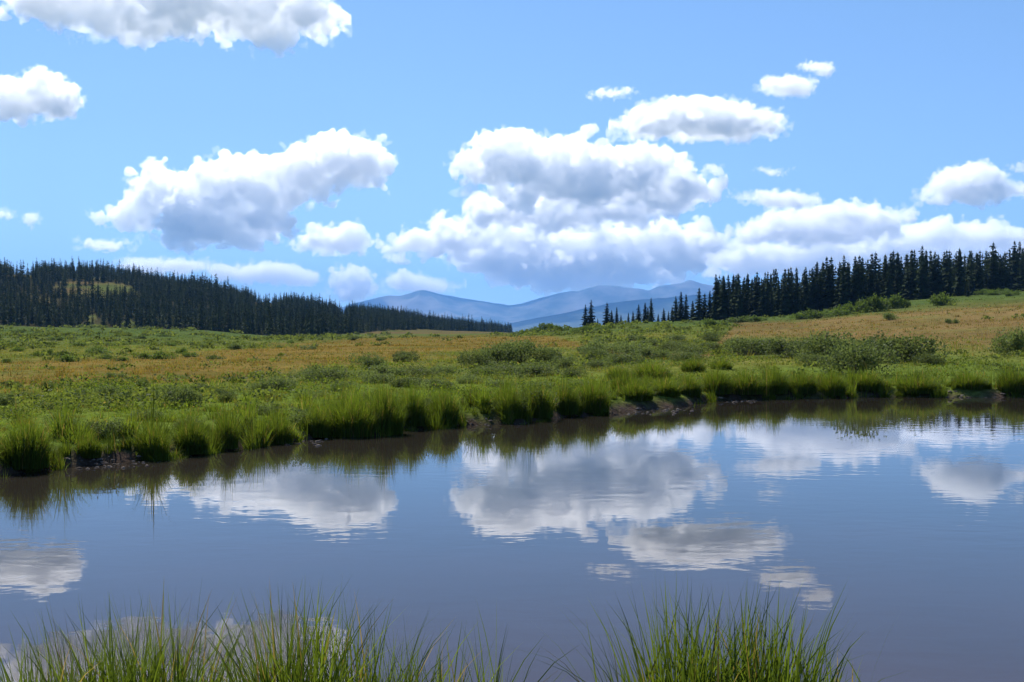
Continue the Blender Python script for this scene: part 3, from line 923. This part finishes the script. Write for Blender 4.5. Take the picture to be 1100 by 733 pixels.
# ------------------------------------------------------------------ trees
def spruce_meshes(seed, H=12.0, levels=34, nb=8, pieces=4, slim=0.135):
    """a spruce: (crown mesh, trunk mesh). The crown is drooping boughs, each a few overlapping sprays, over a tapered trunk"""
    g = np.random.default_rng(seed)
    V, Q = [], []
    bias = g.uniform(0, 6.28)
    for k in range(levels):
        t = (k + g.uniform(-.3, .3)) / levels
        z = H * (0.05 + 0.95 * np.clip(t, 0, 1))
        R = H * slim * (1 - t) ** 0.72 * (0.72 + 0.28 * math.sin(k * 1.7 + seed)) + 0.10
        n = max(3, int(nb * (0.55 + 0.45 * (1 - t))))
        for b in range(n):
            a = bias + 6.283 * (b + g.uniform(-.4, .4)) / n + k * 0.9
            L = R * g.uniform(.6, 1.22)
            if g.random() < .06: continue
            ca, sa = math.cos(a), math.sin(a)
            for p in range(pieces):
                r0 = L * p / pieces * 0.8
                r1 = r0 + L * g.uniform(.25, .5)
                zz0 = z - 0.22 * r0 + g.normal(0, .06) * H / 12
                drop = (0.35 + 0.45 * g.random()) * H / 12 * (0.45 + 0.75 * (1 - t)) * 34 / (levels + 6)
                zz1 = zz0 - drop
                w0 = (0.16 + 0.50 * r1) * g.uniform(.7, 1.15)
                w1 = w0 * g.uniform(.1, .5)
                sk = g.normal(0, .25) * w0
                tw = g.uniform(-.3, .3)
                o = len(V)
                V += [(ca * r0 - sa * w0 * .5, sa * r0 + ca * w0 * .5, zz0 + tw * w0 * .5), (ca * r0 + sa * w0 * .5, sa * r0 - ca * w0 * .5, zz0 - tw * w0 * .5),
                      (ca * r1 + sa * (w1 * .5 + sk), sa * r1 - ca * (w1 * .5 + sk), zz1), (ca * r1 - sa * (w1 * .5 - sk), sa * r1 + ca * (w1 * .5 - sk), zz1 + .1)]
                Q.append((o, o + 1, o + 2, o + 3))
    for a in range(4):       # leader
        o = len(V)
        c, s = math.cos(a * 1.57) * .09, math.sin(a * 1.57) * .09
        V += [(c, s, H * .93), (-c, -s, H * .93), (-c * .1, -s * .1, H * 1.01), (c * .1, s * .1, H * 1.01)]
        Q.append((o, o + 1, o + 2, o + 3))
    crown = make_mesh('crown', V, quads=np.array(Q))
    crown.materials.append(M_SPRUCE)
    tv, tq = [], []
    for i in range(7):
        t = i / 6
        r = 0.16 * (H / 12) * (1 - t) ** .9 + .012 + (0.06 if i == 0 else 0)
        for j in range(7):
            tv.append((r * math.cos(j * .8976), r * math.sin(j * .8976), -0.25 + t * H * .96))
    for i in range(6):
        for j in range(7):
            tq.append((i * 7 + j, i * 7 + (j + 1) % 7, (i + 1) * 7 + (j + 1) % 7, (i + 1) * 7 + j))
    trunk = make_mesh('trunk', tv, quads=np.array(tq), smooth=True)
    trunk.materials.append(M_BARK)
    return crown, trunk
NEAR_SPRUCE = [spruce_meshes(500 + k, slim=(.185, .205, .165, .22, .19, .21, .17)[k], levels=(34, 30, 36, 30, 32, 34, 38)[k]) for k in range(7)]
FAR_SPRUCE = [spruce_meshes(540 + k, levels=18, nb=6, pieces=2, slim=(.24, .28, .21, .26, .30)[k]) for k in range(5)]

def spruce(x, y, z, h, protos, label, group, wide=1.0):
    crown, trunk = random.choice(protos)
    root = empty('spruce_tree', (x, y, z), random.uniform(0, 6.28))
    s = h / 12.0
    w = random.uniform(.88, 1.15) * wide
    root.scale = (s * w, s * w, s)
    tag(root, label, 'spruce tree', group)
    for nm, me in (('crown', crown), ('trunk', trunk)):
        link(nm, me, None, root)
    return root

# spruces standing apart on the crest: column, tip row, base row, depth
lone = [(629, 327, 349, 262, 'left one of the close spruce pair, first trees right of the valley gap'), (635, 322, 349, 262, 'taller one of the close spruce pair, first right of the valley gap'), (642, 342, 348, 262, None), (652, 325, 347, 262, 'pointed spruce left of the gap of sky on the crest'),
        (657, 333, 347, 264, None), (662.5, 330, 346, 262, 'broad low spruce right of the pointed crest spruce'), (667, 338, 346, 262, None), (675, 336, 343, 270, None), (680, 334, 343, 270, None), (686, 327, 343, 266, 'slim straight spruce alone between two crest groups'),
        (693, 325, 343, 262, None), (699.5, 320, 346, 258, 'largest spruce of the middle crest group'), (696, 330, 344, 262, None), (707, 337, 343, 268, None), (713, 331, 342, 270, None), (718, 334, 342, 270, None), (722, 329, 343, 264, None), (726, 318, 344, 262, None), (731.5, 313, 343, 260, 'taller of the twin spruces just left of the dense stand'),
        (737, 316, 343, 260, None), (744, 323, 342, 268, None), (751, 309, 343, 262, None), (757, 315, 342, 264, None), (762.5, 312, 347, 258, None), (764, 331, 347, 256, None), (723, 345, 353, 235, 'tiny dark spruce in the green meadow below the crest'), (749, 343, 351, 245, None), (752, 340, 351, 246, None), (740, 342, 350, 246, None),
        (1039, 303, 326, 236, 'lone dark spruce in front of the right end of the stand'), (1064, 296, 311, 300, None)]
for u, vt, vb, d, lab in lone:
    x = (u - 550) * d / F
    z = float(height(np.array([x]), np.array([float(d)]))[0])
    h = max(1.2, EYE + (HZ - vt) * d / F - z)
    spruce(x, d, z, h, NEAR_SPRUCE, lab or 'dark spruce in the loose row on the crest left of the dense stand' if u < 780 else lab or 'dark spruce at the right end of the stand', 'spruces standing apart on the right crest', 1.45)
SKU = [764, 772, 783, 800, 815, 830, 848, 862, 880, 900, 920, 945, 975, 990, 1005, 1015, 1027, 1048, 1063, 1076, 1088, 1100, 1130]
SKV = [304, 292, 294, 296, 293, 291, 289, 288, 283, 280, 277, 272, 270, 266, 271, 269, 267, 270, 266, 270, 261, 262, 258]
n_near = len(lone)
for row, (d0, d1, step) in enumerate(((252, 262, 7.2), (266, 282, 6.6), (286, 310, 6.2))):
    u = 767 + row * 2
    while u < 1128:
        if not (row == 0 and u > 1032) or random.random() < .25:
            d = random.uniform(d0, d1) + (8 if u > 1000 else 0) + max(0, (u - 1040) * .7)
            x = (u - 550) * d / F
            z = float(height(np.array([x]), np.array([float(d)]))[0])
            tip = np.interp(u, SKU, SKV) + abs(random.gauss(0, 9)) - 3 + (5 if row == 0 else 0) - (5 if random.random() < .1 else 0)
            h = EYE + (HZ - tip) * d / F - z
            if h > 2:
                spruce(x, d, z, h, NEAR_SPRUCE, 'dark green spruce in the dense stand on the right crest', 'spruces of the dense stand on the right crest', 1.25)
                n_near += 1
        u += step * random.uniform(.25, 1.75)
print('right spruces', n_near)

# the wooded hill on the left
def hill_trees():
    g = np.random.default_rng(61)
    U = WOOD_U
    Df = [900, 900, 900, 900, 900, 900, 900, 950, 1000, 1050, 1150, 1200, 1300, 1450, 1600, 1650]
    n = 118000
    th = g.uniform(math.atan((-330 - 550) / F), math.atan((549 - 550) / F), n)
    d = np.sqrt(g.uniform(340 ** 2, 1650 ** 2, n))
    u = 550 + F * np.tan(th)
    x = d * np.tan(th)
    z = height(x, d)
    ok, nz = wooded(x, d, z)
    ok &= d < np.interp(u, U, Df)
    ok &= g.random(n) < np.clip(.9 + 0.7 * nz, .2, 1)
    x, d, z, u = x[ok], d[ok], z[ok], u[ok]
    order = np.argsort(d)
    keep, cells = [], {}
    for i in order:
        sp = 1.95 + d[i] * 0.0016
        ci, cj = int(x[i] // 9), int(d[i] // 9)
        good = True
        for a in (-1, 0, 1):
            for b in (-1, 0, 1):
                for k in cells.get((ci + a, cj + b), ()):
                    if (x[i] - x[k]) ** 2 + (d[i] - d[k]) ** 2 < sp * sp: good = False
        if good:
            cells.setdefault((ci, cj), []).append(i)
            keep.append(i)
    k = np.array(keep)
    cl = 1 + .32 * fbm(x[k] / 28, d[k] / 28, 77, 2)
    h = np.clip(cl * np.where(g.random(len(k)) < .35, g.normal(4.9, 1.2, len(k)), g.normal(7.9, 1.5, len(k))) * (1 + .1 * np.clip((d[k] - 600) / 600, 0, 1)), 3, 14)
    return x[k], d[k], z[k], h, u[k]
hx, hd, hz, hh, hu = hill_trees()
slope_pines = [(107, 365, 7), (103, 369, 4), (234, 367, 9), (207, 367, 5), (216, 362, 7), (357, 366, 9)]
for u, v, h in slope_pines:
    x, y, z = ground_at(u, v)
    spruce(x, y, z, h * y / F, FAR_SPRUCE, 'very small dark spruce standing in the open meadow below the left hill', 'small spruces in the open meadow on the left')
seen = (hu > -15)
quota = 296 - n_near - len(slope_pines)
size = np.where(seen, hh / hd, 0)
big = np.argsort(-size)[:quota]
for i in big:
    spruce(hx[i], hd[i], hz[i] - .1, hh[i], FAR_SPRUCE, 'dark spruce at the front edge of the wooded left hill', 'spruces at the front edge of the wooded left hill')
rest = np.setdiff1d(np.arange(len(hx)), big)
VV, QQ, CC, off = [], [], [], 0
for cr, tr in FAR_SPRUCE:
    pass
def mesh_arrays(me):
    v = np.empty(len(me.vertices) * 3, np.float32)
    me.vertices.foreach_get('co', v)
    q = np.empty(len(me.loops), np.int32)
    me.loops.foreach_get('vertex_index', q)
    return v.reshape(-1, 3), q.reshape(-1, 4)
arr = [mesh_arrays(c) for c, t in FAR_SPRUCE]
def forest_tree(x, y, z, h, wide):
    global off
    v, q = arr[random.randrange(len(arr))]
    a, s = random.uniform(0, 6.28), h / 12
    w = s * random.uniform(.85, 1.4) * wide
    R = np.array([[math.cos(a) * w, -math.sin(a) * w, 0], [math.sin(a) * w, math.cos(a) * w, 0], [0, 0, s]])
    VV.append(v @ R.T + np.array([x, y, z - .1]))
    QQ.append(q + off)
    t = random.random() ** 1.8
    leaf = rng.uniform(.7, 1.3, (len(v) // 4, 1)).repeat(4, 0)
    CC.append((np.array((.015, .026, .011)) * (1 - t) + np.array((.042, .055, .021)) * t) * leaf)
    off += len(v)
for i in rest:
    forest_tree(hx[i], hd[i], hz[i], hh[i], 1.1)
for k in range(230):           # deeper ranks of the stand on the right crest, behind the trees one can tell apart
    u = random.uniform(766, 1130)
    d = random.uniform(300, 345) + max(0, (u - 1000) * .25)
    x = (u - 550) * d / F
    z = float(height(np.array([x]), np.array([d]))[0])
    tip = np.interp(u, SKU, SKV) + abs(random.gauss(4, 7)) + 2
    h = EYE + (HZ - tip) * d / F - z
    if h > 3: forest_tree(x, d, z, h, 1.0)
o = link('spruce_forest', make_mesh('spruce_forest', np.concatenate(VV), quads=np.concatenate(QQ), col=np.concatenate(CC)), M_FOREST)
tag(o, 'dark spruce forest covering the left hill and the back of the right stand', None, None, 'stuff')
print('hill trees', len(hx), 'trees done', round(time.time() - T0, 1))

# ------------------------------------------------------------------ willow shrubs
def shrub_meshes(seed, n=2600, leaf=0.055, lumps=7, mat=None):
    """a low many-stemmed bush 2 m across and about 1 m high: leaf-sized faces around several rounded lumps, and the stems below them"""
    g = np.random.default_rng(seed)
    cs = np.stack([g.uniform(-.72, .72, lumps), g.uniform(-.62, .62, lumps), g.uniform(.12, .56, lumps)], 1)
    cr = g.uniform(.18, .38, lumps)
    k = g.integers(0, lumps, n)
    dirv = g.normal(0, 1, (n, 3))
    dirv /= np.linalg.norm(dirv, axis=1)[:, None]
    r = cr[k] * (0.55 + 0.5 * g.random(n) ** .6) * (1 + .12 * np.sin(dirv[:, 0] * 9 + seed))
    P = cs[k] + dirv * r[:, None] * np.array([1.1, 1.1, .95])
    sprig = g.random(n) < .16
    P[sprig, 2] += g.uniform(0, .24, sprig.sum())
    ok = P[:, 2] > 0.0
    P, dirv = P[ok], dirv[ok]
    n = len(P)
    up = dirv * .6 + g.normal(0, .7, (n, 3)) + np.array([0, 0, .55])
    up /= np.linalg.norm(up, axis=1)[:, None]
    sd = np.cross(up, g.normal(0, 1, (n, 3)))
    sd /= np.linalg.norm(sd, axis=1)[:, None]
    L = leaf * g.uniform(.7, 1.5, n)[:, None]
    W = L * g.uniform(.28, .45, n)[:, None]
    V = np.stack([P, P + up * L * .5 + sd * W, P + up * L * 1.1, P + up * L * .5 - sd * W], 1).reshape(-1, 3)
    q = np.arange(n * 4).reshape(-1, 4)
    leaves = make_mesh('foliage', V, quads=q)
    leaves.materials.append(mat)
    sv, sq = [], []
    for i in range(lumps * 3):
        c = cs[i % lumps] + g.normal(0, .12, 3)
        b = np.array([0, 0, -.05])
        m_ = (b + c) / 2 + g.normal(0, .05, 3)
        for (p0, p1, r0, r1) in ((b, m_, .014, .010), (m_, c, .010, .004)):
            o = len(sv)
            for (pp, rr) in ((p0, r0), (p1, r1)):
                for j in range(4):
                    sv.append((pp[0] + rr * math.cos(j * 1.57), pp[1] + rr * math.sin(j * 1.57), pp[2]))
            for j in range(4):
                sq.append((o + j, o + (j + 1) % 4, o + 4 + (j + 1) % 4, o + 4 + j))
    stems = make_mesh('stems', sv, quads=np.array(sq))
    stems.materials.append(M_BARK)
    return leaves, stems
SHRUBS = [shrub_meshes(700 + k, n=3600, lumps=10 + 2 * (k % 4), mat=M_WILLOW) for k in range(5)]
FAR_SHRUBS = [shrub_meshes(720 + k, n=1300, leaf=.10, lumps=8 + k % 4, mat=M_WILLOW) for k in range(4)]
BUSHES = [shrub_meshes(740 + k, n=1300, leaf=.10, lumps=8 + k % 4, mat=M_GREENBUSH) for k in range(4)]

def shrub(u, v, wd, ht, label, group, protos=None):
    x, y, z = ground_at(u, v)
    c = y / F
    if protos is None: protos = SHRUBS if y < 90 else FAR_SHRUBS
    leaves, stems = random.choice(protos)
    root = empty('willow_shrub' if protos is not BUSHES else 'green_bush', (x, y, z - .03), random.uniform(0, 6.28))
    sxy, sz = wd * c / 1.6, ht * c / 0.84
    root.scale = (sxy, sxy, sz)
    tag(root, label, 'shrub', group)
    link('foliage', leaves, None, root)
    link('stems', stems, None, root)
    return root

# column, base row, width, height in photo pixels, label
named = [(970, 389, 76, 32, 'largest dark willow shrub on the right meadow'), (918, 403, 62, 36, 'willow shrub nearest the pond, before the large dark one'), (884, 388, 62, 30, 'upright willow left of the large dark shrub'), (850, 385, 60, 22, 'low willow second in the row right of the middle'),
         (805, 382, 52, 20, 'low willow at the left end of the right row'), (1095, 381, 46, 28, 'willow shrub cut by the right edge of the picture'), (1012, 328, 25, 13, 'round green bush just below the stand, right of the long willow thicket'),
         (955, 344, 15, 8, 'small round shrub alone on the tawny right slope'), (1023, 348, 12, 6, 'smallest shrub alone high on the tawny right slope'), (190, 437, 42, 24, 'dark leafy shrub on the left bank above the tussocks'), (398, 397, 32, 19, 'dark willow at the right end of the tawny left meadow'),
         (251, 376, 20, 8, 'oval dark shrub alone on the tawny left meadow'), (333, 376, 19, 5, 'flat shrub on the tawny meadow below the wood'), (52, 421, 12, 14, 'small dark upright shrub in the left green meadow'), (73, 389, 22, 8, 'flat dark bush at the upper edge of the left tawny meadow'),
         (560, 390, 48, 26, 'highest willow in the middle thicket'), (765, 367, 24, 12, 'rounded grey willow under the loose crest trees'), (437, 389, 26, 10, 'low willow behind the dark one on the left meadow'), (381, 366, 14, 5, 'little shrub at the far end of the left meadow')]
for u, v, wd, ht, lab in named:
    shrub(u, v, wd, ht, lab, 'shrubs scattered over the meadow', BUSHES if 'bush' in lab else None)
thicket = [(512, 394, 34, 18), (536, 391, 38, 22), (585, 391, 36, 19), (605, 396, 32, 15), (545, 402, 44, 14), (578, 404, 44, 15), (615, 405, 28, 12), (520, 404, 30, 11), (635, 386, 34, 15), (652, 382, 46, 17), (682, 384, 42, 16), (704, 386, 38, 14), (668, 391, 40, 13), (722, 378, 28, 12), (742, 381, 38, 13),
           (735, 388, 34, 11), (760, 377, 26, 10), (640, 396, 30, 10), (700, 372, 24, 8), (725, 366, 20, 7), (790, 373, 26, 9), (685, 366, 22, 7), (650, 368, 24, 7), (862, 378, 40, 16), (895, 378, 40, 16), (828, 378, 36, 13), (905, 394, 44, 22), (945, 383, 36, 20), (1000, 392, 26, 12), (870, 393, 30, 14)]
for u, v, wd, ht in thicket:
    shrub(u, v, wd, ht, 'grey green willow in the long thicket across the middle meadow', 'willows of the middle thicket')
crest = [(880, 342, 30, 9), (862, 343, 26, 8), (898, 340, 28, 9), (920, 337, 28, 14), (938, 335, 30, 16), (955, 332, 26, 14), (968, 331, 18, 9), (906, 338, 16, 11), (575, 357, 16, 6), (592, 356, 22, 9), (602, 356, 18, 6), (618, 358, 14, 6), (630, 357, 14, 7), (648, 355, 16, 5), (566, 359, 14, 5), (555, 360, 14, 4),
         (790, 347, 30, 7), (770, 350, 26, 7), (812, 346, 22, 6), (1060, 315, 14, 6), (1072, 317, 20, 6), (1052, 312, 12, 5), (1088, 318, 16, 6), (1078, 308, 12, 5)]
for u, v, wd, ht in crest:
    shrub(u, v, wd, ht, 'green bush along the right crest at the foot of the spruces', 'bushes along the right crest', BUSHES)
left = [(575, 440, 46, 26), (545, 444, 36, 18), (470, 444, 40, 22), (335, 458, 42, 20), (112, 468, 46, 20), (62, 462, 40, 18), (210, 462, 36, 16), (620, 432, 36, 18), (160, 452, 34, 14), (290, 446, 34, 14), (436, 384, 24, 8), (350, 411, 44, 17), (335, 410, 34, 14), (298, 419, 36, 15), (280, 420, 26, 10), (243, 432, 24, 14), (236, 428, 18, 12), (126, 406, 20, 7), (115, 426, 24, 13), (6, 435, 22, 14), (155, 418, 16, 12), (12, 417, 18, 9), (420, 405, 36, 14), (452, 404, 36, 12), (478, 402, 30, 11), (370, 420, 30, 12), (330, 428, 26, 10), (405, 412, 34, 12), (440, 416, 34, 12),
        (470, 418, 34, 12), (500, 412, 30, 10), (265, 440, 24, 10), (140, 430, 26, 10), (80, 432, 24, 10), (95, 416, 20, 8), (215, 420, 22, 9), (190, 408, 20, 6), (60, 440, 28, 10), (30, 428, 22, 8), (385, 430, 28, 10), (540, 416, 30, 9), (580, 418, 30, 9), (620, 416, 26, 8)]
for u, v, wd, ht in left:
    shrub(u, v, wd, ht, 'low leafy shrub among the green grass of the left and middle bank', 'low shrubs behind the left bank')
slope = [(42, 383, 9, 6), (50, 382, 11, 7), (67, 384, 19, 7), (104, 380, 26, 8), (115, 386, 16, 6), (154, 386, 17, 7), (174, 386, 22, 9), (167, 376, 12, 4), (186, 372, 10, 4), (139, 379, 7, 4), (195, 380, 11, 6), (6, 390, 10, 5), (20, 378, 14, 5), (8, 372, 16, 5), (130, 388, 18, 5), (205, 384, 16, 6), (312, 369, 8, 4), (410, 366, 10, 4), (300, 374, 8, 3), (230, 386, 18, 5), (215, 374, 12, 4),
         (85, 372, 14, 4), (60, 366, 14, 4), (35, 362, 14, 4), (150, 364, 14, 4), (175, 362, 12, 3), (120, 372, 12, 4), (250, 364, 12, 3), (275, 366, 12, 3), (20, 358, 12, 4), (95, 360, 12, 3)]
for u, v, wd, ht in slope:
    shrub(u, v, wd, ht, 'small green bush between the tawny meadow and the left wood', 'bushes between the tawny meadow and the left wood', BUSHES)

# ------------------------------------------------------------------ stones in the mud at the water's edge
def stones():
    g = np.random.default_rng(81)
    bm_v, bm_q, off = [], [], 0
    ico = [(0, 0, 1)] + [(math.cos(a * 1.0472) * .87, math.sin(a * 1.0472) * .87, .5) for a in range(6)] + [(math.cos(a * 1.0472 + .5), math.sin(a * 1.0472 + .5), -.2) for a in range(6)]
    tri = [(0, 1 + a, 1 + (a + 1) % 6) for a in range(6)] + [(1 + a, 7 + a, 1 + (a + 1) % 6) for a in range(6)] + [(1 + (a + 1) % 6, 7 + a, 7 + (a + 1) % 6) for a in range(6)]
    ico = np.array(ico)
    for (u0, u1, v0, v1, n) in ((60, 165, 493, 503, 46), (655, 745, 439, 446, 50), (770, 815, 430, 433, 22), (1018, 1080, 425, 428, 26), (300, 350, 473, 480, 20), (500, 530, 454, 459, 16)):
        for k in range(n):
            u, v = g.uniform(u0, u1), g.uniform(v0, v1)
            x, y, z = ground_at(u, v)
            s = g.uniform(.010, .036) * (0.6 + y / 40)
            P = ico * (1 + g.normal(0, .14, ico.shape)) * np.array([s * g.uniform(.8, 1.6), s, s * .55])
            bm_v.append(P + np.array([x, y + g.normal(0, .1), max(z, 0) + s * .05]))
            bm_q.append(np.array(tri) + off)
            off += len(ico)
    m = rock_mat('stone', (.050, .038, .030), (.17, .14, .12), 6.0)
    tag(link('pebbles', make_mesh('pebbles', np.concatenate(bm_v), tris=np.concatenate(bm_q)), m), 'small stones in the mud at the water line', None, None, 'stuff')
stones()
print('all', round(time.time() - T0, 1), 'objects', len(SC.objects))
